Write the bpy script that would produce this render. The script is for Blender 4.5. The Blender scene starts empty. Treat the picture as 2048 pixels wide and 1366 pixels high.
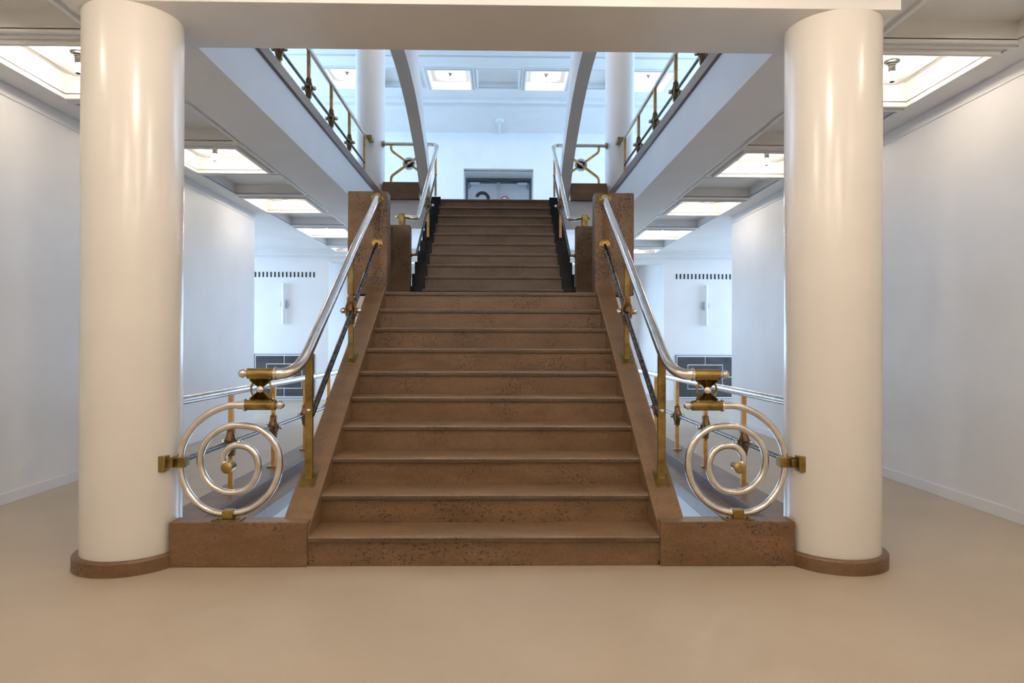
import bpy, bmesh, math, random
from mathutils import Vector, Matrix
random.seed(7)
SC = bpy.context.scene
COL = SC.collection

# ------------------------------------------------------------------ camera
CX, CE, YAW, PITCH, ROLL = 0.0776, 1.1995, 0.0181, 0.0022, 0.0032
cam_d = bpy.data.cameras.new('camera'); cam = bpy.data.objects.new('camera', cam_d); COL.objects.link(cam)
cam_d.sensor_width = 36.0; cam_d.lens = 36.0 * 1365.0 / 2048.0; cam_d.clip_start = 0.05; cam_d.clip_end = 200
_f = Vector((math.sin(YAW), math.cos(YAW), 0)); _r = Vector((math.cos(YAW), -math.sin(YAW), 0)); _u = Vector((0, 0, 1))
_f2 = _f * math.cos(PITCH) + _u * math.sin(PITCH); _u2 = _u * math.cos(PITCH) - _f * math.sin(PITCH)
_r3 = _r * math.cos(ROLL) + _u2 * math.sin(ROLL); _u3 = _u2 * math.cos(ROLL) - _r * math.sin(ROLL)
M = Matrix.Identity(4)
for i in range(3):
    M[i][0] = _r3[i]; M[i][1] = _u3[i]; M[i][2] = -_f2[i]
M[0][3] = CX; M[1][3] = 0.0; M[2][3] = CE
cam.matrix_world = M
SC.camera = cam

# ------------------------------------------------------------------ world, daylight, exposure
SC.view_settings.view_transform = 'Standard'
try: SC.view_settings.look = 'None'
except Exception: pass
SC.view_settings.gamma = 1.0
SC.view_settings.use_curve_mapping = False
SC.view_settings.exposure = 0.0
SC.cycles.use_adaptive_sampling = True; SC.cycles.adaptive_threshold = 0.04; SC.cycles.max_bounces = 8; SC.cycles.diffuse_bounces = 4; SC.cycles.glossy_bounces = 4; SC.cycles.transmission_bounces = 2
BULB_STRENGTH, ENTRANCE_BULB, STAIR_FILL_BULB = 370.0, 470.0, 950.0
BULB_COLOR = (1.0, 0.865, 0.725)
DAY, DAY_UP = (0.47, 0.68, 1.0), (0.36, 0.61, 1.0)
SIDE_DAY, UPPER_DAY, WELL_FILL, RECESS_FILL = 250.0, 540.0, 60.0, 190.0
w = bpy.data.worlds.new('sky'); SC.world = w; w.use_nodes = True
w.node_tree.nodes['Background'].inputs[0].default_value = (0.5, 0.7, 1.0, 1)
w.node_tree.nodes['Background'].inputs[1].default_value = 1.0

def area(name, loc, target, sx, sy, power, color):
    d = bpy.data.lights.new(name, 'AREA'); d.shape = 'RECTANGLE'; d.size = sx; d.size_y = sy
    d.energy = power; d.color = color
    o = bpy.data.objects.new(name, d); COL.objects.link(o); o.location = loc
    o.rotation_euler = (Vector(target) - Vector(loc)).to_track_quat('-Z', 'Y').to_euler()
    return o
for s in (-1, 1):
    # daylight in the big windows of the far rooms (lower storey) and of the upper hall
    area('window_daylight', (s * 7.9, 12.3, 1.7), (s * 2.0, 11.6, -1.6), 3.4, 2.3, SIDE_DAY, DAY)
    area('window_daylight', (s * 6.9, 13.6, 5.1), (0, 13.6, 5.1), 6.2, 2.3, UPPER_DAY, DAY_UP)
    area('window_daylight', (s * 1.55, 8.7, -1.6), (0, 6.0, -1.6), 1.2, 1.8, WELL_FILL, DAY)  # added blue fill for the stairwell walls, no window built there

# blue fill for the aisles, at an added unseen window behind the stairs
area('window_daylight', (0, 17.05, 1.7), (0, 10, -1.4), 4.6, 2.2, RECESS_FILL, DAY)

# ------------------------------------------------------------------ materials
def new_mat(name):
    m = bpy.data.materials.new(name); m.use_nodes = True
    nt = m.node_tree; b = nt.nodes['Principled BSDF']
    return m, nt, b
def N(nt, t, **k):
    n = nt.nodes.new(t)
    for a, v in k.items(): setattr(n, a, v)
    return n
def ramp(nt, a, b, p0=0.0, p1=1.0):
    r = N(nt, 'ShaderNodeValToRGB')
    r.color_ramp.elements[0].position = p0; r.color_ramp.elements[0].color = (*a, 1)
    r.color_ramp.elements[1].position = p1; r.color_ramp.elements[1].color = (*b, 1)
    return r
def coords(nt, scale=(1, 1, 1)):
    c = N(nt, 'ShaderNodeTexCoord'); mp = N(nt, 'ShaderNodeMapping')
    mp.inputs['Scale'].default_value = scale
    nt.links.new(c.outputs['Object'], mp.inputs['Vector'])
    return mp.outputs['Vector']
def noise(nt, vec, scale, detail=4, rough=.55):
    n = N(nt, 'ShaderNodeTexNoise'); n.inputs['Scale'].default_value = scale
    n.inputs['Detail'].default_value = detail; n.inputs['Roughness'].default_value = rough
    nt.links.new(vec, n.inputs['Vector']); return n.outputs['Fac']
def bump(nt, b, h, strength, dist=.002):
    bp = N(nt, 'ShaderNodeBump'); bp.inputs['Strength'].default_value = strength; bp.inputs['Distance'].default_value = dist
    nt.links.new(h, bp.inputs['Height']); nt.links.new(bp.outputs['Normal'], b.inputs['Normal'])
def paint(name, col, rough=.45, var=.03, spec=.5):
    m, nt, b = new_mat(name); v = coords(nt)
    r = ramp(nt, tuple(c * (1 - var) for c in col), tuple(min(1, c * (1 + var)) for c in col), .3, .7)
    nt.links.new(noise(nt, v, 1.7, 3), r.inputs[0]); nt.links.new(r.outputs[0], b.inputs['Base Color'])
    b.inputs['Roughness'].default_value = rough; b.inputs['Specular IOR Level'].default_value = spec
    bump(nt, b, noise(nt, v, 60, 2), .05)
    return m
def stone(name, lo, hi, pit, rough=.38, streak=(1, 1, 3.0), pit_amt=.60):
    m, nt, b = new_mat(name); v = coords(nt); vs = coords(nt, streak)
    r = ramp(nt, lo, hi, .32, .70); nt.links.new(noise(nt, vs, 3.2, 8, .62), r.inputs[0])
    fine = ramp(nt, (.82,) * 3, (1.12,) * 3, .3, .7); nt.links.new(noise(nt, v, 70, 3), fine.inputs[0])
    mu = N(nt, 'ShaderNodeMix', data_type='RGBA', blend_type='MULTIPLY'); mu.inputs['Factor'].default_value = 1
    nt.links.new(r.outputs[0], mu.inputs['A']); nt.links.new(fine.outputs[0], mu.inputs['B'])
    pn = noise(nt, coords(nt, (14, 14, 20)), 4.5, 5, .6); pm = noise(nt, v, 2.6, 3)
    ad = N(nt, 'ShaderNodeMath', operation='MULTIPLY'); nt.links.new(pn, ad.inputs[0]); 
    pmr = ramp(nt, (0.84,) * 3, (1.12,) * 3, .36, .62); nt.links.new(pm, pmr.inputs[0]); nt.links.new(pmr.outputs[0], ad.inputs[1])
    pr = ramp(nt, (0, 0, 0), (1, 1, 1), pit_amt, pit_amt + .06); nt.links.new(ad.outputs[0], pr.inputs[0])
    mx = N(nt, 'ShaderNodeMix', data_type='RGBA'); nt.links.new(pr.outputs[0], mx.inputs['Factor'])
    nt.links.new(mu.outputs['Result'], mx.inputs['A']); mx.inputs['B'].default_value = (*pit, 1)
    nt.links.new(mx.outputs['Result'], b.inputs['Base Color'])
    b.inputs['Roughness'].default_value = rough
    inv = N(nt, 'ShaderNodeMath', operation='MULTIPLY_ADD'); nt.links.new(pr.outputs[0], inv.inputs[0])
    inv.inputs[1].default_value = -1.0; inv.inputs[2].default_value = 1.0
    bump(nt, b, inv.outputs[0], .35, .002)
    return m
def metal(name, a, c, rough=.25, scale=18, rv=.12):
    m, nt, b = new_mat(name); v = coords(nt)
    f = noise(nt, v, scale, 5); r = ramp(nt, a, c, .35, .65); nt.links.new(f, r.inputs[0])
    nt.links.new(r.outputs[0], b.inputs['Base Color']); b.inputs['Metallic'].default_value = 1
    rr = N(nt, 'ShaderNodeMapRange'); rr.inputs['To Min'].default_value = max(.05, rough - rv); rr.inputs['To Max'].default_value = rough + rv
    nt.links.new(f, rr.inputs['Value']); nt.links.new(rr.outputs[0], b.inputs['Roughness'])
    return m
MT = {}
MT['wall'] = paint('white_wall_paint', (.80, .785, .76), .52, .03, .35)
MT['ceil'] = paint('white_ceiling_paint', (.78, .77, .75), .5)
MT['beam'] = paint('white_beam_paint', (.76, .75, .735), .5)
MT['coffer'] = paint('white_coffer_paint', (.86, .85, .82), .5)
MT['column'] = paint('cream_gloss_column_paint', (.735, .70, .645), .24, .03)
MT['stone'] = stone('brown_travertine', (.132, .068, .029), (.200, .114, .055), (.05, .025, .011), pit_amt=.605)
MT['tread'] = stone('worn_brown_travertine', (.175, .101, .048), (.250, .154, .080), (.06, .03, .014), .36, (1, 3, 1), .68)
MT['block'] = stone('pitted_brown_travertine', (.135, .070, .029), (.220, .126, .056), (.042, .020, .008), .40, (1, 1, 1.5), .545)
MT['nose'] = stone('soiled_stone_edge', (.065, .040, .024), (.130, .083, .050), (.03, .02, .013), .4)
MT['black'] = paint('black_polished_stone', (.006, .007, .010), .42, .2, .25)
MT['alu'] = metal('polished_aluminium', (.66, .63, .59), (.80, .77, .73), .20)
MT['brass'] = metal('aged_brass', (.20, .14, .045), (.40, .29, .10), .34, 14)
MT['brassw'] = metal('warm_brass', (.56, .33, .12), (.78, .50, .21), .38, 10)
MT['bronze'] = metal('dark_bronze', (.13, .08, .038), (.32, .20, .09), .4, 30)
MT['rod'] = metal('dark_steel_rod', (.045, .04, .036), (.11, .10, .09), .28, 25)
MT['chrome'] = metal('chrome', (.62, .62, .62), (.75, .75, .75), .12, 8, .04)
MT['nickel'] = metal('dull_nickel', (.10, .095, .09), (.16, .155, .15), .30, 8, .04)
MT['door'] = paint('grey_blue_door_paint', (.52, .56, .60), .4)
MT['doorframe'] = paint('dark_grey_door_frame', (.10, .115, .13), .4)
MT['ink'] = paint('black_print', (.012, .014, .02), .5)
MT['red'] = paint('red_sign_print', (.62, .03, .10), .5)
MT['signwhite'] = paint('white_sign', (.8, .8, .8), .5)
MT['panel'] = stone('dark_marble', (.02, .021, .024), (.07, .07, .066), (.11, .10, .08), .3, (1, 1, 1), .66)
MT['fitting'] = paint('white_lamp_enamel', (.74, .78, .80), .3)
MT['fitgrey'] = paint('grey_lamp_backplate', (.45, .5, .54), .35)
def carpet():
    m, nt, b = new_mat('beige_floor_covering'); v = coords(nt)
    r = ramp(nt, (.495, .410, .308), (.550, .458, .346), .35, .65); nt.links.new(noise(nt, v, 1.1, 5, .6), r.inputs[0])
    f = ramp(nt, (.86,) * 3, (1.10,) * 3, .3, .7); nt.links.new(noise(nt, v, 260, 2), f.inputs[0])
    mu = N(nt, 'ShaderNodeMix', data_type='RGBA', blend_type='MULTIPLY'); mu.inputs['Factor'].default_value = 1
    nt.links.new(r.outputs[0], mu.inputs['A']); nt.links.new(f.outputs[0], mu.inputs['B'])
    # a few small dark stains
    vo = N(nt, 'ShaderNodeTexVoronoi'); vo.inputs['Scale'].default_value = 1.7; nt.links.new(v, vo.inputs['Vector'])
    sr = ramp(nt, (1, 1, 1), (0, 0, 0), .018, .034); nt.links.new(vo.outputs['Distance'], sr.inputs[0])
    mx = N(nt, 'ShaderNodeMix', data_type='RGBA'); nt.links.new(sr.outputs[0], mx.inputs['Factor'])
    nt.links.new(mu.outputs['Result'], mx.inputs['A']); mx.inputs['B'].default_value = (.27, .185, .12, 1)
    nt.links.new(mx.outputs['Result'], b.inputs['Base Color'])
    b.inputs['Roughness'].default_value = .44; b.inputs['Specular IOR Level'].default_value = .6
    bump(nt, b, noise(nt, v, 320, 2), .06, .002)
    return m
MT['carpet'] = carpet()
def bulbmat(name, power):
    m, nt, b = new_mat(name); b.inputs['Base Color'].default_value = (1, .95, .85, 1)
    b.inputs['Emission Color'].default_value = (*BULB_COLOR, 1); b.inputs['Emission Strength'].default_value = power
    return m
MT['bulb'] = bulbmat('glowing_bulb', BULB_STRENGTH)
MT['bulb_strong'] = bulbmat('bright_glowing_bulb', ENTRANCE_BULB)
MT['bulb_high'] = bulbmat('high_hall_glowing_bulb', STAIR_FILL_BULB)

# ------------------------------------------------------------------ mesh builder
class MB:
    def __init__(self): self.v = []; self.f = []
    def add(self, vs, fs):
        o = len(self.v); self.v += [tuple(p) for p in vs]; self.f += [tuple(i + o for i in f) for f in fs]; return self
    def box(self, x0, x1, y0, y1, z0, z1):
        if x0 > x1: x0, x1 = x1, x0
        vs = [(x, y, z) for x in (x0, x1) for y in (y0, y1) for z in (z0, z1)]
        return self.add(vs, [(0, 1, 3, 2), (4, 6, 7, 5), (0, 4, 5, 1), (2, 3, 7, 6), (0, 2, 6, 4), (1, 5, 7, 3)])
    def prism(self, poly, axis, a, b):
        n = len(poly)
        def P(p, t): return {'x': (t, p[0], p[1]), 'y': (p[0], t, p[1]), 'z': (p[0], p[1], t)}[axis]
        vs = [P(p, a) for p in poly] + [P(p, b) for p in poly]
        fs = [tuple(range(n)), tuple(range(2 * n - 1, n - 1, -1))] + [(i, (i + 1) % n, n + (i + 1) % n, n + i) for i in range(n)]
        return self.add(vs, fs)
    def tube(self, pts, r, seg=12, caps=True, closed=False):
        pts = [Vector(p) for p in pts]; n = len(pts); R = r if isinstance(r, (list, tuple)) else [r] * n
        T = []
        for i in range(n):
            a = pts[i - 1] if (i or closed) else pts[0]; b = pts[(i + 1) % n] if (i < n - 1 or closed) else pts[-1]
            T.append((b - a).normalized())
        up = Vector((0, 0, 1)) if abs(T[0].z) < .9 else Vector((1, 0, 0))
        nn = T[0].cross(up).normalized(); vs = []
        for i in range(n):
            nn = (nn - T[i] * nn.dot(T[i])).normalized(); bb = T[i].cross(nn)
            for k in range(seg):
                a = 2 * math.pi * k / seg; vs.append(pts[i] + (nn * math.cos(a) + bb * math.sin(a)) * R[i])
        fs = []
        for i in range(n if closed else n - 1):
            j = (i + 1) % n
            for k in range(seg):
                fs.append((i * seg + k, i * seg + (k + 1) % seg, j * seg + (k + 1) % seg, j * seg + k))
        if caps and not closed: fs += [tuple(range(seg)), tuple(range((n - 1) * seg, n * seg))]
        return self.add(vs, fs)
    def lathe(self, prof, c=(0, 0, 0), axis='z', seg=20):
        vs = []; fs = []; n = len(prof)
        for r, h in prof:
            for k in range(seg):
                a = 2 * math.pi * k / seg; x, y = r * math.cos(a), r * math.sin(a)
                p = {'z': (x, y, h), 'x': (h, x, y), 'y': (x, h, y)}[axis]
                vs.append((p[0] + c[0], p[1] + c[1], p[2] + c[2]))
        for i in range(n - 1):
            for k in range(seg): fs.append((i * seg + k, i * seg + (k + 1) % seg, (i + 1) * seg + (k + 1) % seg, (i + 1) * seg + k))
        fs += [tuple(range(seg)), tuple(range((n - 1) * seg, n * seg))]
        return self.add(vs, fs)
    def ball(self, c, r, seg=14, rings=8):
        return self.lathe([(max(1e-4, r * math.sin(math.pi * i / rings)), -r * math.cos(math.pi * i / rings)) for i in range(rings + 1)], c, 'z', seg)
    def obar(self, a, b, w, h, side):
        # oriented rectangular bar from a to b; w measured along `side`, h across
        a, b, side = Vector(a), Vector(b), Vector(side); t = (b - a).normalized()
        s = (side - t * side.dot(t)).normalized(); q = t.cross(s)
        vs = [p + s * (i * w / 2) + q * (j * h / 2) for p in (a, b) for i, j in ((-1, -1), (1, -1), (1, 1), (-1, 1))]
        return self.add(vs, [(0, 1, 2, 3), (7, 6, 5, 4), (0, 4, 5, 1), (1, 5, 6, 2), (2, 6, 7, 3), (3, 7, 4, 0)])
    def ribbon(self, pts, w, side, h):
        # rectangular section swept along a polyline (side = constant flat direction)
        pts = [Vector(p) for p in pts]; side = Vector(side).normalized(); vs = []; n = len(pts)
        for i in range(n):
            t = (pts[min(n - 1, i + 1)] - pts[max(0, i - 1)]).normalized(); q = t.cross(side).normalized()
            for a, b in ((-1, -1), (1, -1), (1, 1), (-1, 1)): vs.append(pts[i] + side * (a * w / 2) + q * (b * h / 2))
        fs = [(0, 1, 2, 3), tuple(range(4 * n - 1, 4 * n - 5, -1))]
        for i in range(n - 1):
            for k in range(4): fs.append((4 * i + k, 4 * i + (k + 1) % 4, 4 * i + 4 + (k + 1) % 4, 4 * i + 4 + k))
        return self.add(vs, fs)
    def mesh(self, name, mat, smooth=35):
        bm = bmesh.new(); vv = [bm.verts.new(p) for p in self.v]
        for f in self.f:
            try: bm.faces.new([vv[i] for i in f])
            except ValueError: pass
        bmesh.ops.recalc_face_normals(bm, faces=bm.faces)
        me = bpy.data.meshes.new(name); bm.to_mesh(me); bm.free()
        me.materials.append(MT[mat])
        if smooth:
            for p in me.polygons: p.use_smooth = True
            me.set_sharp_from_angle(angle=math.radians(smooth))
        return me
def link(name, me, parent=None, loc=None, bevel=0.0):
    o = bpy.data.objects.new(name, me); COL.objects.link(o)
    if loc is not None: o.location = loc
    if parent is not None:
        o.parent = parent
        o.matrix_parent_inverse = Matrix.Translation(-world_loc(parent))
    if bevel:
        b = o.modifiers.new('bevel', 'BEVEL'); b.width = bevel; b.segments = 2; b.limit_method = 'ANGLE'
    return o
def world_loc(o):
    p = Vector(o.location)
    if o.parent: p = world_loc(o.parent) + (Vector(o.location) + o.matrix_parent_inverse.translation) - Vector(o.location) * 0 if False else o.matrix_parent_inverse.translation + p + world_loc(o.parent)
    return p
def part(name, mb, mat, parent, bevel=0.0, smooth=35, label=None):
    o = link(name, mb.mesh(name, mat, smooth), parent, None, bevel)
    if label: o['label'] = label
    return o
def thing(name, label, cat, loc=(0, 0, 0), group=None):
    o = bpy.data.objects.new(name, None); COL.objects.link(o); o.location = loc; o.empty_display_size = .1
    o['label'] = label; o['category'] = cat
    if group: o['group'] = group
    return o
def single(name, mb, mat, label, cat, group=None, bevel=0.0, smooth=35):
    o = link(name, mb.mesh(name, mat, smooth), None, None, bevel); o['label'] = label; o['category'] = cat
    if group: o['group'] = group
    return o
def struct(name, mb, mat, label, bevel=0.0, smooth=0):
    o = link(name, mb.mesh(name, mat, smooth), None, None, bevel); o['kind'] = 'structure'; o['label'] = label
    o['category'] = name.split('_')[0]
    return o
def catmull(P, n=6):
    P = [Vector(p) for p in P]; out = []
    for i in range(len(P) - 1):
        p0 = P[i - 1] if i else P[0] * 2 - P[1]; p1, p2 = P[i], P[i + 1]; p3 = P[i + 2] if i + 2 < len(P) else P[-1] * 2 - P[-2]
        for k in range(n):
            t = k / n
            out.append(.5 * ((2 * p1) + (p2 - p0) * t + (2 * p0 - 5 * p1 + 4 * p2 - p3) * t * t + (3 * p1 - p0 - 3 * p2 + p3) * t ** 3))
    out.append(P[-1]); return out
def fillet(P, rad, n=6):
    # polyline with rounded inner corners
    P = [Vector(p) for p in P]; out = [P[0]]
    for i in range(1, len(P) - 1):
        a = (P[i - 1] - P[i]); b = (P[i + 1] - P[i]); r = min(rad, a.length * .49, b.length * .49)
        p, q = P[i] + a.normalized() * r, P[i] + b.normalized() * r
        for k in range(n + 1):
            t = k / n; out.append(p * (1 - t) ** 2 + P[i] * 2 * t * (1 - t) + q * t * t)
    out.append(P[-1]); return out

SIDE = {-1: 'left', 1: 'right'}
# ------------------------------------------------------------------ measures
HW, D0, TR, RS = .94, 3.654, .2675, .165        # main flight
HW2, D2, TR2, RS2, Z2 = .83, 8.0, .272, .1745, 1.83   # upper flight
LAND = 1.65; UP = 3.40; SOF = 2.954; CEI = 3.097; XW = 3.567; XO = 1.724; XB = 2.18
YB0, YB1 = 3.54, 4.10; YK = 10.45; YL = 14.4; YU = 17.7; ZU = 6.75
WELL_Y0, WELL_Y1, WELL_X = 3.78, 9.3, 1.61

# ------------------------------------------------------------------ floors
def plane_holes(x0, x1, y0, y1, z, holes):
    xs = sorted({x0, x1, *[h[0] for h in holes], *[h[1] for h in holes]}); xs = [x for x in xs if x0 <= x <= x1]
    ys = sorted({y0, y1, *[h[2] for h in holes], *[h[3] for h in holes]}); ys = [y for y in ys if y0 <= y <= y1]
    m = MB()
    for a, b in zip(xs, xs[1:]):
        for c, d in zip(ys, ys[1:]):
            mx, my = (a + b) / 2, (c + d) / 2
            if any(h[0] < mx < h[1] and h[2] < my < h[3] for h in holes): continue
            m.add([(a, c, z), (b, c, z), (b, d, z), (a, d, z)], [(0, 1, 2, 3)])
    return m
floor = struct('floor', plane_holes(-8, 8, -6, 17.5, 0.0, [(-WELL_X - .17, WELL_X + .17, WELL_Y0 - .02, WELL_Y1)]), 'carpet', 'smooth beige floor of the lower hall')
floor_up = struct('floor_upper', plane_holes(-7, 7, 1.5, 18.8, UP, [(-XO - .01, XO + .01, YB1, YK + .07)]), 'carpet', 'beige floor of the upper storey around the stair opening')
floor_down = struct('floor_lower', plane_holes(-WELL_X - .2, WELL_X + .2, WELL_Y0 - .2, WELL_Y1 + .2, -2.9, []), 'carpet', 'beige floor at the bottom of the stairwell')

# ------------------------------------------------------------------ walls
def wall_open(axis, pos, a0, a1, z0, z1, th, holes):
    # wall of thickness th on plane axis=pos; holes = (a0,a1,z0,z1)
    A = sorted({a0, a1, *[h[0] for h in holes], *[h[1] for h in holes]}); Z = sorted({z0, z1, *[h[2] for h in holes], *[h[3] for h in holes]})
    m = MB()
    for p, q in zip(A, A[1:]):
        for c, d in zip(Z, Z[1:]):
            if any(h[0] < (p + q) / 2 < h[1] and h[2] < (c + d) / 2 < h[3] for h in holes): continue
            if axis == 'x': m.box(pos, pos + th, p, q, c, d)
            else: m.box(p, q, pos, pos + th, c, d)
    return m
walls = {}
for s in (-1, 1):
    n = SIDE[s]
    walls[s] = struct('wall_' + n, MB().box(s * XW, s * (XW + .25), -6, 10.2, 0, CEI + .02), 'wall', 'white painted %s wall of the aisle' % n)
    part('picture_rail', MB().box(s * (XW - .012), s * (XW + .01), -6, 10.2, CEI - .095, CEI), 'wall', walls[s], .003)
    b = struct('baseboard_' + n, MB().box(s * (XW - .014), s * (XW + .01), -6, 10.215, 0, .085), 'wall', 'white baseboard along the %s wall' % n, .003)
    # far room side walls with a tall window each
    fw = struct('wall_far_' + n, wall_open('x', s * 8.0, 10.2, 14.5, 0, CEI, s * .25, [(10.6, 14.0, .5, 2.85)]), 'wall', 'white %s wall of the far room with a tall window' % n)
    wn = struct('window_%d' % (1 if s < 0 else 2), MB().box(s * 8.02, s * 8.1, 10.6, 10.68, .5, 2.85).box(s * 8.02, s * 8.1, 13.92, 14.0, .5, 2.85).box(s * 8.02, s * 8.1, 10.6, 14, .5, .58).box(s * 8.02, s * 8.1, 10.6, 14, 2.77, 2.85).box(s * 8.02, s * 8.1, 12.26, 12.34, .5, 2.85), 'wall', 'tall window in the %s wall of the far room' % n)
    struct('wall_return_' + n, MB().box(s * (XW + .02), s * 8.0, 10.0, 10.2, 0, CEI), 'wall', 'white wall turning the corner behind the %s aisle' % n)
    uw = struct('wall_upper_' + n, wall_open('x', s * 7.0, 1.5, 17.7, UP, ZU, s * .25, [(10.5, 16.7, 4.0, 6.3)]), 'wall', 'white %s wall of the upper hall with a long window' % n)
    struct('window_%d' % (3 if s < 0 else 4), MB().box(s * 7.02, s * 7.1, 10.5, 16.7, 4.0, 4.08).box(s * 7.02, s * 7.1, 10.5, 16.7, 6.22, 6.3).box(s * 7.02, s * 7.1, 10.5, 10.58, 4, 6.3).box(s * 7.02, s * 7.1, 16.62, 16.7, 4, 6.3).box(s * 7.02, s * 7.1, 13.5, 13.58, 4, 6.3), 'wall', 'long window in the %s wall of the upper hall' % n)
    # white side of the stairwell
    struct('wall_well_' + n, MB().box(s * WELL_X, s * (WELL_X + .16), WELL_Y0, WELL_Y1, -2.9, -.104), 'wall', 'white %s side wall of the stairwell going down' % n)
wb = struct('wall_back', wall_open('y', YL, -8, 8, 0, CEI, .35, [(-3.52, 3.56, 0, 2.90)]), 'wall', 'white end wall of the lower storey with a wide opening behind the stairs')
struct('wall_recess', wall_open('y', 17.2, -3.9, 3.9, 0, CEI, .2, [(-2.4, 2.4, .5, 2.9)]), 'wall', 'white wall at the back of the recess behind the stairs')
struct('window_5', MB().box(-2.4, 2.4, 17.22, 17.3, .5, .58).box(-2.4, 2.4, 17.22, 17.3, 2.82, 2.9).box(-2.4, -2.32, 17.22, 17.3, .58, 2.82).box(2.32, 2.4, 17.22, 17.3, .58, 2.82).box(-.04, .04, 17.22, 17.3, .58, 2.82), 'wall', 'wide window at the back of the recess behind the stairs')  # window frame added out of view to go with the recess fill
struct('wall_recess_left', MB().box(-3.9, -3.6, YL + .3, 17.3, 0, CEI), 'wall', 'white left jamb of the recess behind the stairs')
struct('wall_recess_right', MB().box(3.6, 3.9, YL + .3, 17.3, 0, CEI), 'wall', 'white right jamb of the recess behind the stairs')
struct('wall_upper_back', wall_open('y', YU, -7, 7, UP, ZU, .25, [(-.87, .94, UP, 5.72)]), 'wall', 'white back wall of the upper hall around the door niche')
struct('wall_niche', MB().box(-1.0, -.87, YU + .2, 18.9, UP, 5.9).box(.94, 1.07, YU + .2, 18.9, UP, 5.9).box(-1.0, 1.07, YU + .2, 18.9, 5.72, 5.9).box(-1, 1.07, 18.86, 19, UP, 5.9), 'wall', 'white sides and head of the door niche upstairs')
struct('wall_upper_front', MB().box(-7, 7, 1.3, 1.5, UP, ZU), 'wall', 'white front wall of the upper hall above the entrance side')
struct('wall_front', MB().box(-XW - .2, XW + .2, -6.2, -6, 0, CEI), 'wall', 'white wall behind the viewer')
struct('wall_well_front', MB().box(-WELL_X - .1, WELL_X + .1, WELL_Y0 - .12, WELL_Y0, -2.9, -.01), 'wall', 'white front wall of the stairwell below the plinths')
struct('wall_well_back', MB().box(-WELL_X - .1, WELL_X + .1, WELL_Y1, WELL_Y1 + .12, -2.9, -.055), 'wall', 'white far wall of the stairwell')

# ------------------------------------------------------------------ ceilings with coffers
PIT = 2.29; LX0, LX1, LL = 2.49, 3.26, .93; UX0, UX1 = 2.42, 3.30
lit = [4.36 + PIT * i for i in range(-4, 5)]
dark = [l + LL + .17 for l in lit if l + LL + .17 < 12.6] + [lit[0] - PIT + LL + .17]
DL = PIT - LL - .34
holes = []; coff = []   # (x0,x1,y0,y1,lit)
for s in (-1, 1):
    for y in lit: coff.append((min(s * LX0, s * LX1), max(s * LX0, s * LX1), y, y + LL, True))
    for y in dark: coff.append((min(s * UX0, s * UX1), max(s * UX0, s * UX1), y, y + DL, False))
for s in (-1, 1):
    pass
holes = [c[:4] for c in coff]
ceiling = struct('ceiling', plane_holes(-8, 8, -6.1, 17.5, CEI, holes + [(-XO, XO, YB1, YK + .08)]), 'ceil', 'white coffered ceiling of the lower storey')
def coffer(c, z, parent, up=.155):
    x0, x1, y0, y1, L = c
    m = MB(); h = up if L else .12; i = .07 if L else .0
    zt = z + h
    # sides
    m.add([(x0, y0, z), (x1, y0, z), (x1, y1, z), (x0, y1, z), (x0, y0, zt), (x1, y0, zt), (x1, y1, zt), (x0, y1, zt)],
          [(0, 1, 5, 4), (1, 2, 6, 5), (2, 3, 7, 6), (3, 0, 4, 7), (4, 5, 6, 7)])
    if L:   # inner raised plate of the lit coffer
        m.box(x0 + .10, x1 - .10, y0 + .04, y1 - .04, zt - .03, zt - .005)
    o = part('coffer', m, 'coffer' if L else 'ceil', parent, smooth=0)
    # frame mouldings: an inner fillet and an outer stepped strip
    def ring(nm, e0, e1, d):
        f = MB()
        f.box(x0 - e1, x1 + e1, y0 - e1, y0 - e0, z - d, z + .01).box(x0 - e1, x1 + e1, y1 + e0, y1 + e1, z - d, z + .01)
        f.box(x0 - e1, x0 - e0, y0 - e0, y1 + e0, z - d, z + .01).box(x1 + e0, x1 + e1, y0 - e0, y1 + e0, z - d, z + .01)
        part(nm, f, 'ceil', o, .004, 0)
    if L: ring('frame', 0, .035, .035); ring('moulding', .06, .10, .015)
    else: ring('moulding', 0, .03, .018)
    return o
for c in coff: coffer(c, CEI, ceiling)
# beams hanging below the ceiling around the stair opening
part('beam', MB().box(-XB, XB, YB0, YB1, SOF, UP), 'beam', ceiling, .004, 0)
for s in (-1, 1):
    part('beam', MB().box(s * XO, s * XB, YB1 - .001, 12.2, SOF, UP - .04), 'beam', ceiling, .004, 0)
    part('moulding', MB().prism([(s * XB, CEI), (s * (XB + .11), CEI), (s * (XB + .11), CEI - .02), (s * (XB + .055), CEI - .022), (s * (XB + .05), CEI - .055), (s * XB, CEI - .06)], 'y', YB0, 14.0), 'ceil', ceiling, 0, 0)
part('beam', MB().box(-XO, XO, YK + .075, YK + .5, SOF, UP - .005), 'beam', ceiling, .004, 0)
# lower cornice band in front of the end wall
part('cornice', MB().box(-7.9, 7.9, YL - .35, YL + .002, CEI - .11, CEI + .01).box(-7.9, 7.9, YL - .42, YL - .35, CEI - .05, CEI + .01), 'ceil', ceiling, .005, 0)

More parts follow.
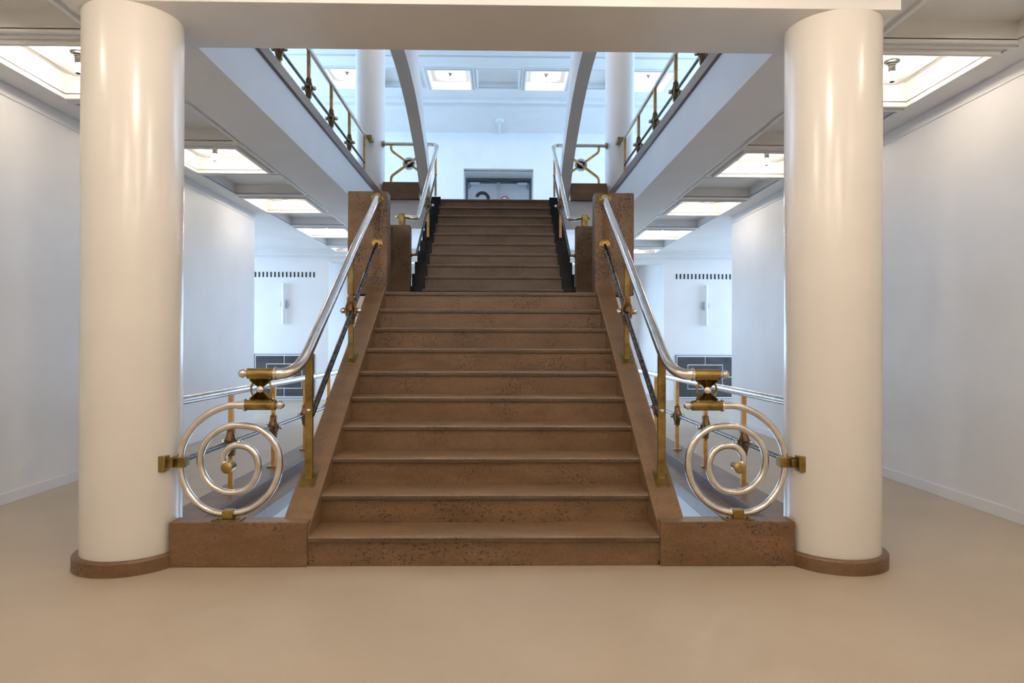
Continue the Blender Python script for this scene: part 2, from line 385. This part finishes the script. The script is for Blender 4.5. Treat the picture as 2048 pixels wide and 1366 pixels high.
# upper hall ceiling
ucoff = [(x - .42, x + .42, 13.85, 14.88, True) for x in (-3.14, -.98, 1.04, 3.2)] + [(x - .43, x + .43, 13.85, 14.85, False) for x in (-2.06, .03, 2.12)]
ucoff += [(x - .42, x + .42, y, y + .95, True) for x in (-4.6, 4.66) for y in (6.9, 9.2)] + [(x - .42, x + .42, y, y + .95, True) for x in (-.98, 1.04) for y in (5.6, 8.4)]
ceil_up = struct('ceiling_upper', plane_holes(-7.1, 7.1, 1.4, 17.8, ZU, [c[:4] for c in ucoff]), 'ceil', 'white coffered ceiling of the upper hall')
for c in ucoff: coffer(c, ZU, ceil_up)
part('cornice', MB().box(-6.95, 6.95, 15.75, 17.72, ZU - .10, ZU + .01), 'ceil', ceil_up, .004, 0)
part('moulding', MB().box(-6.95, 6.95, 15.45, 15.56, ZU - .09, ZU + .01), 'ceil', ceil_up, .012, 0)
part('moulding', MB().box(-6.95, 6.95, 12.75, 12.9, ZU - .09, ZU + .01), 'ceil', ceil_up, .012, 0)
part('moulding', MB().box(-6.95, 6.95, 13.2, 13.3, ZU - .03, ZU + .01), 'ceil', ceil_up, .012, 0)
pipe = thing('ceiling_conduit', 'small white conduit with a round head on the upper ceiling above the door niche', 'conduit', (.06, 17.0, ZU - .1))
part('pipe', MB().tube([(.06, 17.68, ZU - .125), (.06, 16.72, ZU - .125)], .022, 10), 'fitting', pipe)
part('head', MB().lathe([(.10, ZU - .10), (.10, ZU - .135), (.06, ZU - .16), (.02, ZU - .165)], (.06, 16.68, 0), 'z', 18), 'fitting', pipe)

# ------------------------------------------------------------------ lamps in the coffers
_lm = {
 'flange': MB().lathe([(.03, 0), (.075, -.004), (.078, -.012), (.05, -.02), (.035, -.024)], seg=22).mesh('flange', 'nickel'),
 'socket': MB().lathe([(.034, -.018), (.044, -.03), (.044, -.04), (.036, -.05), (.034, -.105), (.030, -.112)], seg=22).mesh('socket', 'nickel'),
 'bulb': MB().lathe([(.018, -.108), (.024, -.125), (.040, -.150), (.046, -.172), (.042, -.195), (.030, -.212)], seg=16).mesh('bulb', 'bulb'),
 'tip': MB().lathe([(.0305, -.2115), (.024, -.219), (.012, -.2245), (.001, -.226)], seg=16).mesh('silvered_tip', 'nickel'),
}
_lm['bulb_strong'] = MB().lathe([(.018, -.108), (.024, -.125), (.040, -.150), (.046, -.172), (.042, -.195), (.030, -.212)], seg=16).mesh('bulb', 'bulb_strong')
_lm['bulb_high'] = _lm['bulb_strong'].copy(); _lm['bulb_high'].materials[0] = MT['bulb_high']
def lamp(x, y, z, label, group=None, strong=False):
    t = thing('ceiling_light', label, 'ceiling light', (x, y, z), group)
    k_ = 1.0 if z == CEI else .68
    t.scale = (k_, k_, k_)
    for n in ('flange', 'socket', 'bulb', 'tip'):
        o = bpy.data.objects.new({'tip': 'silvered_tip'}.get(n, n), _lm[('bulb_high' if z > 5 else 'bulb_strong') if strong and n == 'bulb' else n]); COL.objects.link(o); o.parent = t
    return t
ORD = ['nearest', 'second nearest', 'third nearest', 'fourth nearest', 'farthest']
for s in (-1, 1):
    for i, y in enumerate(lit):
        k = i - 4
        if k < 0:
            lamp(s * (LX0 + LX1) / 2, y + LL / 2, CEI + .125, 'bare bulb ceiling light behind the viewer along the %s wall' % SIDE[s], 'lights behind the viewer %s' % SIDE[s])
        else:
            lamp(s * (LX0 + LX1) / 2, y + LL / 2, CEI + .125, 'bare bulb in chrome socket, %s lit coffer of the %s aisle ceiling' % (ORD[k], SIDE[s]))
for s in (-1, 1):
    for y in (-2.4, -.1, 2.2):
        lamp(s * .95, y, CEI, 'bare bulb ceiling light over the entrance floor before the stairs', 'lights over the entrance floor', True)
for (x0, x1, y0, y1, L), lb in zip(ucoff[:4], ('far left behind the upstairs column', 'left of the middle coffer over the door niche', 'right of the middle coffer over the door niche', 'far right behind the upstairs column')):
    lamp((x0 + x1) / 2, (y0 + y1) / 2, ZU + .125, 'bulb in lit upper ceiling coffer, ' + lb)
for i, c in enumerate(ucoff[7:]):
    if i > 3: lamp((c[0] + c[1]) / 2, (c[2] + c[3]) / 2, ZU + .125, 'bulb in lit upper coffer straight above the stair opening', 'lights above the stair opening', True); continue  # lamps added out of view to brighten the upper flight
    lamp((c[0] + c[1]) / 2, (c[2] + c[3]) / 2, ZU + .125, 'bulb in lit coffer above the upstairs gallery', 'lights above the gallery')

# ------------------------------------------------------------------ columns
def column(x, y, r, z0, z1, label, base):
    t = thing('column', label, 'column', (x, y, z0))
    part('shaft', MB().lathe([(r, z0 + .002), (r, z1)], (x, y, 0), 'z', 96), 'column' if base else 'wall', t, smooth=40)
    br = r + .034
    part('base_ring', MB().lathe([(br, z0), (br, z0 + .066), (br - .006, z0 + .074), (r - .01, z0 + .076)], (x, y, 0), 'z', 96), 'stone', t)
for s in (-1, 1):
    column(s * 1.93, 3.775, .250, 0, SOF, 'thick cream round column %s of the stair foot, on a brown stone ring' % SIDE[s], True)
    column(s * 1.94, 10.62, .225, UP, ZU, 'white round column upstairs at the %s end of the gallery railing' % SIDE[s], False)

# ------------------------------------------------------------------ main flight
st = thing('staircase', 'wide brown stone flight of ten steps rising from the beige floor', 'staircase', (0, D0, 0))
def flight(parent, hw, y0, tr, rs, zbase, n, last):
    for k in range(n):
        y = y0 + k * tr; z = zbase + (k + 1) * rs
        yb = y + (tr + .03 if k < n - 1 else last)
        prof = [(y + .012, z), (y + .004, z - .003), (y, z - .010), (y, z - .026), (y + .004, z - .032), (yb, z - .032), (yb, z)]
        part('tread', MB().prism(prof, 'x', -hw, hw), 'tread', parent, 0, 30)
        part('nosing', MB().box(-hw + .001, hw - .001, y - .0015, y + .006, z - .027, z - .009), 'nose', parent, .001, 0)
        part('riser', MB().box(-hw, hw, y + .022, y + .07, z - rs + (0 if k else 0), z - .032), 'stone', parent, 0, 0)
flight(st, HW, D0, TR, RS, 0, 10, 2.1)
SL = RS / TR
def nz(y): return RS + (y - D0) * SL
for s in (-1, 1):
    a, b = s * HW, s * (HW + .155)
    yb = 3.775
    for y0_, y1_ in ((yb - .1, 5.02), (5.023, 6.16)):      # cheek in two stone slabs with a joint
        top0, top1 = nz(y0_) + .022, nz(y1_) + .022
        part('cheek', MB().prism([(y0_, max(.02, top0 - .42)), (y0_, top0), (y1_, top1), (y1_, top1 - .42)], 'x', a, b), 'block' if 0 else 'tread', st, .006, 0)
    part('plinth', MB().box(s * .945, s * 1.676, 3.66, 3.775, 0, .24), 'stone', st, .005, 0)
    part('pillar', MB().box(s * .931, s * 1.286, 6.13, 6.30, LAND - .02, 2.556), 'block', st, .008, 0)
    part('parapet', MB().box(s * 1.166, s * 1.286, 6.302, 7.90, LAND - .2, 2.545), 'block', st, .006, 0)
    part('landing_edge', MB().box(s * .95, s * 1.284, 6.14, 7.98, LAND - .20, LAND - .034), 'beam', st, .003, 0)
part('soffit', MB().prism([(3.73, .0), (3.74, .02), (6.16, 1.50), (8.0, 1.60), (8.0, 1.45), (6.3, 1.42), (4.0, 0)], 'x', -HW + .002, HW - .002), 'beam', st, 0, 0)

# ------------------------------------------------------------------ upper flight
su = thing('staircase', 'narrow upper brown stone flight with black stepped sides beyond the landing', 'staircase', (0, D2, LAND))
for k in range(10):
    y = D2 + k * TR2; z = Z2 + k * RS2; yb = y + (TR2 + .03 if k < 9 else .072)
    prof = [(y + .012, z), (y + .004, z - .003), (y, z - .010), (y, z - .026), (y + .004, z - .032), (yb, z - .032), (yb, z)]
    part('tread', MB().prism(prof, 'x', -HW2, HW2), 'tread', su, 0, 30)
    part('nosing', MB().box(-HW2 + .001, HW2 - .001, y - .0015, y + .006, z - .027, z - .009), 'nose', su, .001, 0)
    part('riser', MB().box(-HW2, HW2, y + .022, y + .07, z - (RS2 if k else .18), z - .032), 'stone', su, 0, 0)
    for s in (-1, 1):
        zb = z - .40
        part('side_block', MB().box(s * HW2, s * (HW2 + .155), y - .015, min(y + TR2 - .017, YK), max(zb, LAND - .03), z + .03), 'black', su, .004, 0)
part('soffit', MB().prism([(D2 + .03, LAND - .03), (D2 + .08, LAND - .02), (YK, UP - .26), (YK, UP - .42), (D2 + .5, LAND - .06)], 'x', -HW2 + .004, HW2 - .004), 'beam', su, 0, 0)
for s in (-1, 1):
    part('pier', MB().box(s * .963, s * 1.18, 7.90, 8.06, LAND - .03, 2.56), 'block', su, .008, 0)
    kb = part('kerb', MB().box(s * 1.165, s * 1.715, YK - .005, YK + .17, UP, 3.655), 'stone', su, .006, 0)

# arched ribs springing from the kerbs of the upper floor
def arch_z(y):
    P = [(6.6, 4.47), (7.65, 4.475), (8.25, 4.42), (8.9, 4.29), (9.65, 4.035), (10.2, 3.76), (10.45, 3.59), (10.70, 3.40)]
    for (a, b), (c, d) in zip(P, P[1:]):
        if a <= y <= c: return b + (d - b) * (y - a) / (c - a)
cp = catmull([(0, a, b) for a, b in [(10.72, 3.40), (10.45, 3.59), (10.2, 3.765), (9.65, 4.035), (8.9, 4.295), (8.25, 4.425), (7.65, 4.475), (7.0, 4.47), (6.2, 4.36), (5.5, 4.16), (4.9, 3.90), (4.3, 3.57), (4.05, 3.40)]], 4)
for s in (-1, 1):
    t = thing('arched_rib', 'white flat arched rib over the upper flight, %s of the stairs' % SIDE[s], 'arch', (s * 1.08, 10.6, UP))
    lo = [(p.y, p.z) for p in cp]
    hi = [(p.y + .0, p.z + .30) for p in cp]
    m = MB(); n = len(lo); vs = []
    for x in (s * 1.0, s * 1.16): vs += [(x, *p) for p in lo] + [(x, *p) for p in hi]
    fs = []
    for i in range(n - 1):
        fs += [(i, i + 1, n + i + 1, n + i), (2 * n + i, 3 * n + i, 3 * n + i + 1, 2 * n + i + 1), (i, 2 * n + i, 2 * n + i + 1, i + 1), (n + i, n + i + 1, 3 * n + i + 1, 3 * n + i)]
    fs += [(0, n, 3 * n, 2 * n), (n - 1, 3 * n - 1, 4 * n - 1, 2 * n - 1)]
    part('rib', m.add(vs, fs), 'beam', t, 0, 40)
    # slim web standing on the haunch of the rib
    hw_ = [(p.y, p.z + .29) for p in cp if p.y > 8.3]
    part('web', MB().prism([(10.7, 3.72)] + hw_ + [(8.3, 5.55), (8.75, 5.35), (9.05, 5.12), (9.61, 4.68), (10.2, 4.20), (10.7, 3.84)][::1], 'x', s * 1.02, s * 1.12), 'beam', t, 0, 0)

# ------------------------------------------------------------------ copings round the openings
for s in (-1, 1):
    n = SIDE[s]
    single('stone_coping', MB().box(s * 1.70, s * 2.08, YB1 + .002, 10.44, UP - .04, UP + .06), 'stone', 'brown stone coping under the upstairs gallery railing, %s side' % n, 'coping', bevel=.005)
    t = thing('stone_coping', 'brown stepped stone coping along the %s edge of the stairwell, at floor level' % n, 'coping', (s * 1.9, 4, 0))
    part('kerb', MB().box(s * 1.785, s * 2.06, 4.075, WELL_Y1, -.05, .09), 'stone', t, .005, 0)
    part('ledge', MB().box(s * WELL_X, s * 1.784, 3.78, WELL_Y1, -.103, .0), 'tread', t, .005, 0)
single('stone_coping', MB().box(-1.60, 1.60, WELL_Y1 - .02, WELL_Y1 + .25, -.05, .09), 'stone', 'brown stone coping across the far end of the stairwell', 'coping', bevel=.005)

# ------------------------------------------------------------------ railing posts
_pm = {}
def cached(key, fn, mat):
    if key not in _pm: _pm[key] = fn().mesh(key[0], mat)
    return _pm[key]
def put(name, me, parent, loc):
    o = bpy.data.objects.new(name, me); COL.objects.link(o); o.parent = parent; o.location = loc; return o
def spindle():
    # forged hourglass straps either side of the bar where the rod passes
    m = MB()
    for sy in (-1, 1):
        pts = catmull([(0, sy * .014, .105), (0, sy * .018, .07), (0, sy * .036, .025), (0, sy * .036, -.025), (0, sy * .018, -.07), (0, sy * .014, -.105)], 4)
        m.ribbon(pts, .030, (1, 0, 0), .010)
        pts = catmull([(sy * .019, 0, .10), (sy * .022, 0, .06), (sy * .034, 0, .022), (sy * .034, 0, -.022), (sy * .022, 0, -.06), (sy * .019, 0, -.10)], 4)
        m.ribbon(pts, .034, (0, 1, 0), .012)
    m.lathe([(.026, -.02), (.034, -.012), (.034, .012), (.026, .02)], (0, 0, 0), 'x', 16)
    return m
def post(root, x, y, zb, zt, zj, w=.036, d=.024, base=True, mat='brassw', clamp=True, slope=0.0):
    h = zt - zb
    key = ('post', round(h, 3), w, d, mat)
    p = put('post', cached(key, lambda: MB().box(-w / 2, w / 2, -d / 2, d / 2, 0, h), mat), root, (x - root.location.x, y - root.location.y, zb - root.location.z))
    if base:
        if slope:
            put('base_plate', cached(('base_plate', slope), lambda: MB().prism([(-.055, -.055 * slope - .012), (.055, .055 * slope - .012), (.055, .055 * slope + .006), (-.055, -.055 * slope + .006)], 'x', -.042, .042), 'brass'), p, (0, 0, 0))
        else:
            put('base_plate', cached(('base_plate', 0), lambda: MB().box(-.045, .045, -.045, .045, .0, .011), 'brass'), p, (0, 0, 0))
    if clamp:
        zr = zj - zb
        put('clamp', cached(('clamp',), spindle, 'bronze'), p, (0, 0, zr))
        for sx in (-1, 1):
            put('ball', cached(('ball', .021), lambda: MB().ball((0, 0, 0), .023), 'alu'), p, (sx * .058, 0, zr))
        for dz in (.115, -.115):
            put('bolt', cached(('bolt',), lambda: MB().lathe([(.009, -.018), (.009, .016), (.005, .019)], (0, 0, 0), 'y', 10), 'bronze'), p, (0, 0, zr + dz))
    # saddle under the rail
    put('saddle', cached(('saddle', mat), lambda: MB().box(-.014, .014, -.034, .034, -.006, .03), 'alu'), p, (0, 0, h))
    return p
def flange(name, c, axis, parent, r=.05, mat='brass', sgn=1):
    pr = [(r, 0), (r, sgn * .012), (r * .7, sgn * .02), (r * .62, sgn * .03)]
    o = part(name, MB().lathe(pr, c, axis, 24), mat, parent)
    for k in range(3):
        a = 2 * math.pi * k / 3 + math.pi / 2; q = r * .8
        dx = {'y': (q * math.cos(a), sgn * .015, q * math.sin(a)), 'x': (sgn * .015, q * math.cos(a), q * math.sin(a))}[axis]
        part('screw', MB().ball((c[0] + dx[0], c[1] + dx[1], c[2] + dx[2]), .008, 8, 5), 'bronze', o)
    return o

# ---- main balustrades with scrolls
ZS = [(470, 410), (400, 410), (320, 430), (240, 475), (170, 545), (125, 630), (110, 720), (125, 820), (165, 900), (230, 965), (310, 1000), (400, 1003), (490, 980), (570, 925), (625, 850), (652, 760), (645, 665), (605, 590), (540, 540), (460, 522), (380, 525), (310, 555), (255, 605), (225, 670), (222, 740), (245, 805), (290, 855), (350, 885), (420, 888), (480, 865), (520, 815), (537, 755), (528, 695), (495, 650), (440, 630), (385, 640), (350, 678), (343, 718), (360, 745)]
YS = 3.72
def sx_(zx): return -1.384 + ((320 + zx / 2.7326) - 458) * .00269
def sz_(zy): return .527 - ((660 + zy / 2.7326) - 933) * .00270
for s in (-1, 1):
    n = SIDE[s]
    X = lambda v: -s * v       # v given for the left side (negative)
    t = thing('stair_railing', 'aluminium and brass balustrade with spiral scroll on the %s of the main flight' % n, 'railing', (s * 1.03, 3.72, .24))
    # scroll
    sp = catmull([(X(sx_(a)), YS, sz_(b)) for a, b in ZS], 4)
    part('scroll', MB().tube(sp, .0185, 14), 'alu', t)
    cx_, cz_ = X(sx_(380)), sz_(748)
    e = part('scroll_end', MB().tube([(cx_, YS - .03, cz_), (cx_, YS + .04, cz_)], .024, 18), 'brass', t)
    part('cap', MB().lathe([(.031, -.03), (.031, -.04), (.022, -.048), (.012, -.05)], (cx_, YS, cz_), 'y', 20), 'brass', e)
    # clamp to plinth
    bx, bz = X(sx_(378)), sz_(1005)
    c = part('foot_clamp', MB().box(bx - .030, bx + .030, YS - .026, YS + .026, .245, bz + .024), 'brass', t, .004)
    part('foot_plate', MB().box(bx - .078, bx + .078, YS - .05, YS + .05, .238, .247), 'bronze', c, .002)
    for q in (-1, 1): part('screw', MB().ball((bx + q * .055, YS, .247), .008, 8, 5), 'bronze', c)
    # clamp to column
    cxx, czz = X(sx_(110)), sz_(720)
    c = part('column_clamp', MB().box(cxx - .040, cxx + .040, YS - .028, YS + .028, czz - .028, czz + .028), 'brass', t, .004)
    part('column_plate', MB().box(s * 1.688, s * 1.735, YS - .085, YS - .025, czz - .042, czz + .042).box(s * 1.66, s * 1.70, YS - .06, YS + .02, czz - .022, czz + .022), 'brass', c, .003)
    # double fitting between scroll and handrail
    zt, zl, fx = 1.030, .860, -1.212
    u_ = part('upper_sleeve', MB().lathe([(.024, -.075), (.029, -.073), (.029, .070), (.024, .072)], (X(fx), YS, zt), 'x', 24), 'brass', t)
    part('collar', MB().lathe([(.030, -.008), (.036, -.006), (.036, .006), (.030, .008)], (X(-1.135), YS, zt), 'x', 24), 'alu', u_)
    part('ball', MB().ball((X(-1.312), YS, zt), .024, 18, 10).tube([(X(-1.30), YS, zt), (X(-1.28), YS, zt)], .018), 'alu', u_)
    l_ = part('lower_sleeve', MB().lathe([(.024, -.082), (.028, -.080), (.028, .078), (.024, .080)], (X(fx), YS, zl), 'x', 24), 'brass', t)
    part('collar', MB().lathe([(.029, -.007), (.034, -.005), (.034, .005), (.029, .007)], (X(-1.298), YS, zl), 'x', 24).lathe([(.0225, -.035), (.0225, .0)], (X(-1.305) , YS, zl), 'x', 20), 'alu', l_)
    part('ball', MB().ball((X(-1.110), YS, zl), .024, 18, 10).tube([(X(-1.13), YS, zl), (X(-1.115), YS, zl)], .018), 'alu', l_)
    zm = (zt + zl) / 2
    for sg in (-1, 1):        # fluted fans
        m = MB(); K = 9
        for k in range(K):
            a0 = math.radians(-52 + 104 * k / K); a1 = math.radians(-52 + 104 * (k + 1) / K); am = (a0 + a1) / 2
            for (aa, ab) in ((a0, a1),):
                r0, r1 = .010, .076
                def P(a, r, y): return (X(fx) + r * math.sin(a), YS + y, zm + sg * min(r * math.cos(a), .062))
                vs = [P(a0, r0, -.010), P(am, r0, -.014), P(a1, r0, -.010), P(a0, r1, -.012), P(am, r1, -.026), P(a1, r1, -.012),
                      P(a0, r0, .010), P(am, r0, .014), P(a1, r0, .010), P(a0, r1, .012), P(am, r1, .026), P(a1, r1, .012)]
                m.add(vs, [(0, 1, 4, 3), (1, 2, 5, 4), (6, 9, 10, 7), (7, 10, 11, 8), (0, 3, 9, 6), (2, 8, 11, 5), (3, 4, 10, 9), (4, 5, 11, 10), (0, 6, 7, 1), (1, 7, 8, 2)])
        part('fan', m, 'brass', t, 0, 20)
        part('fan_seat', MB().box(X(fx) - .060, X(fx) + .060, YS - .02, YS + .02, zm + sg * .054, zm + sg * .075), 'brass', t, .004)
    part('ring', MB().tube([(X(fx) + .055 * math.cos(a), YS, zm + .055 * math.sin(a)) for a in [2 * math.pi * i / 40 for i in range(40)]], .006, 8, closed=True), 'brass', t)
    part('centre_ball', MB().ball((X(fx), YS - .012, zm), .024, 18, 10), 'alu', t)
    # handrail: out of the sleeve, sweeping up along the flight to the pillar
    ca, cb = Vector((X(-1.021), YS + .012, zt - .012)), Vector((X(-1.020), 6.12, 2.497))
    p0 = Vector((X(-1.125), YS, zt)); q0 = ca + (cb - ca).normalized() * .27
    hp = [Vector((X(-1.14), YS, zt))] + [p0 * (1 - k / 14) ** 2 + ca * 2 * (k / 14) * (1 - k / 14) + q0 * (k / 14) ** 2 for k in range(15)] + [cb]
    part('handrail', MB().tube(hp, .0305, 18), 'alu', t)
    flange('pillar_flange', (X(-1.02), 6.13, 2.497), 'y', t, .056, 'brass', -1)
    # rod
    part('rod', MB().tube([(X(-1.02), 6.12, 2.085), (X(-1.02), 5.09, 1.435), (X(-1.02), 4.01, .775)], .0175, 12), 'rod', t)
    flange('pillar_flange', (X(-1.02), 6.13, 2.088), 'y', t, .048, 'brassw', -1)
    # posts
    p1 = post(t, X(-1.03), 4.0, nz(4.0) + .026, 1.135, .80, .042, .026, True, 'brass', False, SL)
    put('rivet', cached(('rivet',), lambda: MB().ball((0, 0, 0), .014, 12, 8), 'alu'), p1, (0, -.016, .40))
    put('side_strap', cached(('side_strap', s), lambda: MB().box(s * .012, s * .030, .014, .030, .05, .74), 'bronze'), p1, (0, 0, 0))
    post(t, X(-1.03), 5.10, nz(5.10) + .026, 1.835, 1.437, .036, .024, True, 'brass', True, SL)

# ---- stairwell railings (lower storey) and gallery railings (upper storey)
def long_rail(x, zc, zr, zj, ys, y0, y1, label, loc, s, ends, rod_y1):
    t = thing('railing', label, 'railing', loc)
    part('handrail', MB().tube([(x, y0, zr), (x, y1, zr)], .029, 16), 'alu', t)
    part('rod', MB().tube([(x, y0 + .1, zj), (x, rod_y1, zj)], .016, 10), 'rod', t)
    for i, y in enumerate(ys):
        post(t, x, y, zc, zr - .025, zj, .034, .034, True, 'brassw', not (ends and i == len(ys) - 1))
    if ends:
        part('column_bracket', MB().box(x - s * .02, x - s * .09, y1 - .01, y1 + .17, zr - .035, zr + .035), 'brass', t, .003)
    return t
for s in (-1, 1):
    n = SIDE[s]
    long_rail(s * 1.93, .09, .83, .45, [5.15, 6.11, 7.09, 8.07, 9.05], 4.06, 9.2, 'low aluminium railing on brass posts at the %s edge of the stairwell, behind the scroll' % n, (s * 1.93, 4.2, .09), s, False, 9.15)
    long_rail(s * 1.93, UP + .06, 4.265, 3.86, [4.30, 5.26, 6.22, 7.18, 8.14, 9.11, 10.12], 4.2, 10.22, 'aluminium railing on brass posts along the %s upstairs gallery edge' % n, (s * 1.93, 4.3, UP + .06), s, True, 10.12)

# ---- upper flight railings with crossed bars
for s in (-1, 1):
    n = SIDE[s]; X = lambda v: -s * v
    t = thing('stair_railing', 'aluminium railing with crossed brass bars and spiked hub on the %s of the upper flight' % n, 'railing', (X(-1.05), 7.98, 2.56))
    xr = -.885
    hp = fillet([(X(-1.06), 7.975, 2.675), (X(xr), 7.975, 2.645), (X(xr), 10.53, 4.255), (X(-1.715), 10.53, 4.255)], .13, 8)
    part('handrail', MB().tube(hp, .027, 14), 'alu', t)
    b = part('pier_bracket', MB().box(X(-1.105), X(-1.03), 7.94, 8.01, 2.555, 2.70), 'brass', t, .012)
    part('ball', MB().ball((X(-1.125), 7.975, 2.665), .02), 'alu', b)
    part('foot', MB().lathe([(.06, 2.556), (.06, 2.566), (.045, 2.572)], (X(-1.067), 7.975, 0), 'z', 18), 'brass', b)
    part('rod', MB().tube([(X(-.90), 7.99, 2.225), (X(-.90), 9.34, 3.075), (X(-.90), 10.43, 3.77)], .015, 10), 'rod', t)
    part('rod_stub', MB().tube([(X(-.97), 7.99, 2.225), (X(-.89), 7.99, 2.225)], .014, 10).ball((X(-.955), 7.99, 2.225), .022), 'bronze', t)
    post(t, X(-.905), 9.34, 2.645, 3.475, 3.075, .032, .024, False, 'brassw', True)
    post(t, X(-.905), 10.40, 3.43, 4.155, 3.75, .032, .024, False, 'brassw', False)
    # crossed bars
    cx, cy, cz = -1.326, 10.53, 3.956; dx, top, bot = .275, 4.235, 3.66
    for q in (-1, 1):
        pts = fillet([(X(cx + q * -dx), cy, top), (X(cx + q * -dx), cy, 4.155), (X(cx), cy + q * .012, cz), (X(cx + q * dx), cy, 3.755), (X(cx + q * dx), cy, bot)], .09, 6)
        part('cross_bar', MB().ribbon(pts, .03, (0, 1, 0), .034), 'brassw', t, 0, 50)
    hub = part('hub', MB().lathe([(.018, -.05), (.022, -.045), (.022, .045), (.018, .05)], (X(cx), cy, cz), 'y', 20), 'alu', t)
    part('disc', MB().lathe([(.056, -.014), (.056, .014)], (X(cx), cy, cz), 'y', 24), 'black', hub)
    for k in range(24):
        a = 2 * math.pi * k / 24
        part('spike', MB().obar((X(cx) + .05 * math.cos(a), cy, cz + .05 * math.sin(a)), (X(cx) + .098 * math.cos(a), cy, cz + .098 * math.sin(a)), .012, .012, (0, 1, 0)), 'black', hub, 0, 0)
    flange('column_flange', (X(-1.722), 10.53, 4.255), 'x', t, .048, 'brass', -s)

# ------------------------------------------------------------------ door upstairs
dr = struct('door_1', MB().box(-.87, -.815, 18.72, 18.84, UP, 5.72).box(.885, .94, 18.72, 18.84, UP, 5.72).box(-.815, .885, 18.72, 18.84, 5.64, 5.72), 'doorframe', 'grey double door at the head of the stairs, with a large black numeral', .003)
for a, b in ((-.81, .012), (.055, .88)):
    lf = part('leaf', MB().box(a, b, 18.76, 18.81, UP + .01, 5.62), 'door', dr, .004, 0)
    part('rebate', MB().box(a + .02, b - .02, 18.755, 18.762, 5.58, 5.61), 'doorframe', lf, 0, 0)
    mid = -.62 if a < 0 else .69
    part('closer', MB().box(mid - .14, mid + .14, 18.69, 18.76, 5.52, 5.60), 'door', lf, .006, 0)
    part('closer_arm', MB().obar((mid + (.14 if a < 0 else -.14), 18.68, 5.585), (.0 if a < 0 else .06, 18.68, 5.63), .02, .02, (0, 1, 0)), 'doorframe', lf, 0, 0)
    hx = -.78 if a < 0 else .85
    part('hinge_arm', MB().tube(fillet([(hx, 18.70, 5.60), (hx + (.06 if a < 0 else -.06), 18.70, 5.52), (hx, 18.70, 5.42)], .04), .012, 8), 'doorframe', lf)
part('mullion', MB().box(.014, .053, 18.74, 18.80, UP + .01, 5.62), 'door', dr, .003, 0)
# numeral 2
arc = [(-.41 + .165 * math.cos(a), 5.155 + .165 * math.sin(a)) for a in [math.radians(160 - 205 * i / 20) for i in range(21)]]
arc += [(-.36, 4.95), (-.46, 4.82), (-.56, 4.70)]
dg = part('numeral', MB().ribbon([(x, 18.752, z) for x, z in arc], .012, (0, 1, 0), .088).box(-.60, -.22, 18.746, 18.758, 4.63, 4.715), 'ink', dr, 0, 0)
# no-smoking sign
sg = thing('no_smoking_sign', 'small round red and white no smoking sign on the right door leaf', 'sign', (.21, 18.752, 5.13))
part('disc', MB().lathe([(.105, -.004), (.105, .004)], (.21, 18.752, 5.13), 'y', 32), 'signwhite', sg)
part('ring', MB().tube([(.21 + .097 * math.cos(a), 18.747, 5.13 + .097 * math.sin(a)) for a in [2 * math.pi * i / 36 for i in range(36)]], .012, 8, closed=True), 'red', sg)
part('bar', MB().obar((.14, 18.745, 5.06), (.28, 18.745, 5.20), .006, .02, (0, 1, 0)), 'red', sg, 0, 0)
part('cigarette', MB().obar((.14, 18.746, 5.15), (.28, 18.746, 5.12), .004, .016, (0, 1, 0)), 'ink', sg, 0, 0)

# ------------------------------------------------------------------ end wall fittings, left and right
for s in (-1, 1):
    n = SIDE[s]; xc = s * 4.435; yw = YL
    xa, xb, z0, z1 = xc - .62, xc + .62, .04, .945
    t = thing('wall_panel', 'black marble panel divided by white lines low on the %s end wall' % n, 'panel', (xc, yw, z0))
    part('backing', MB().box(xa - .01, xa + .005, yw - .02, yw + .001, z0 - .01, z1 + .01).box(xb - .005, xb + .01, yw - .02, yw + .001, z0 - .01, z1 + .01).box(xa - .01, xb + .01, yw - .02, yw + .001, z0 - .01, z0).box(xa - .01, xb + .01, yw - .02, yw + .001, z1, z1 + .01), 'doorframe', t, 0, 0)
    part('joint_bed', MB().box(xa, xb, yw - .010, yw + .001, z0, z1), 'signwhite', t, 0, 0)
    j = .009; ix, iz = .37, .255; zc = (z0 + z1) / 2
    e = .03
    for qx in (-1, 1):
        for qz in (-1, 1):
            ox, oz = .62 - e, (z1 - z0) / 2 - e
            L = [(j, oz), (ox, oz), (ox, j), (ix + j, j), (ix + j, iz + j), (j, iz + j)]
            part('plate', MB().prism([(xc + qx * a, zc + qz * b) for a, b in L], 'y', yw - .018, yw - .009), 'panel', t, 0, 0)
    part('plate', MB().box(xc - ix + j, xc + ix - j, yw - .018, yw - .009, zc - iz + j, zc + iz - j), 'panel', t, 0, 0)
    v = thing('wall_vent', 'row of sixteen black vertical vent slots high on the %s end wall' % n, 'vent', (xc, yw, 2.55))
    for k in range(16):
        x = xc + (k - 7.5) * .0815
        part('slot', MB().box(x - .0155, x + .0155, yw - .006, yw + .001, 2.565, 2.675), 'ink', v, 0, 0)
    w_ = thing('wall_lamp', 'slim white vertical tube lamp on the %s end wall, below the vent slots' % n, 'wall lamp', (xc, yw, 2.0))
    part('tube', MB().tube([(xc, yw - .075, 1.58), (xc, yw - .075, 2.43)], .037, 16), 'fitting', w_)
    part('backplate', MB().lathe([(.09, -.0), (.09, -.03), (.07, -.05)], (xc, yw, 2.0), 'y', 24), 'fitgrey', w_)
    part('holder', MB().box(xc - .03, xc + .03, yw - .075, yw - .02, 1.96, 2.04), 'fitgrey', w_, .004, 0)
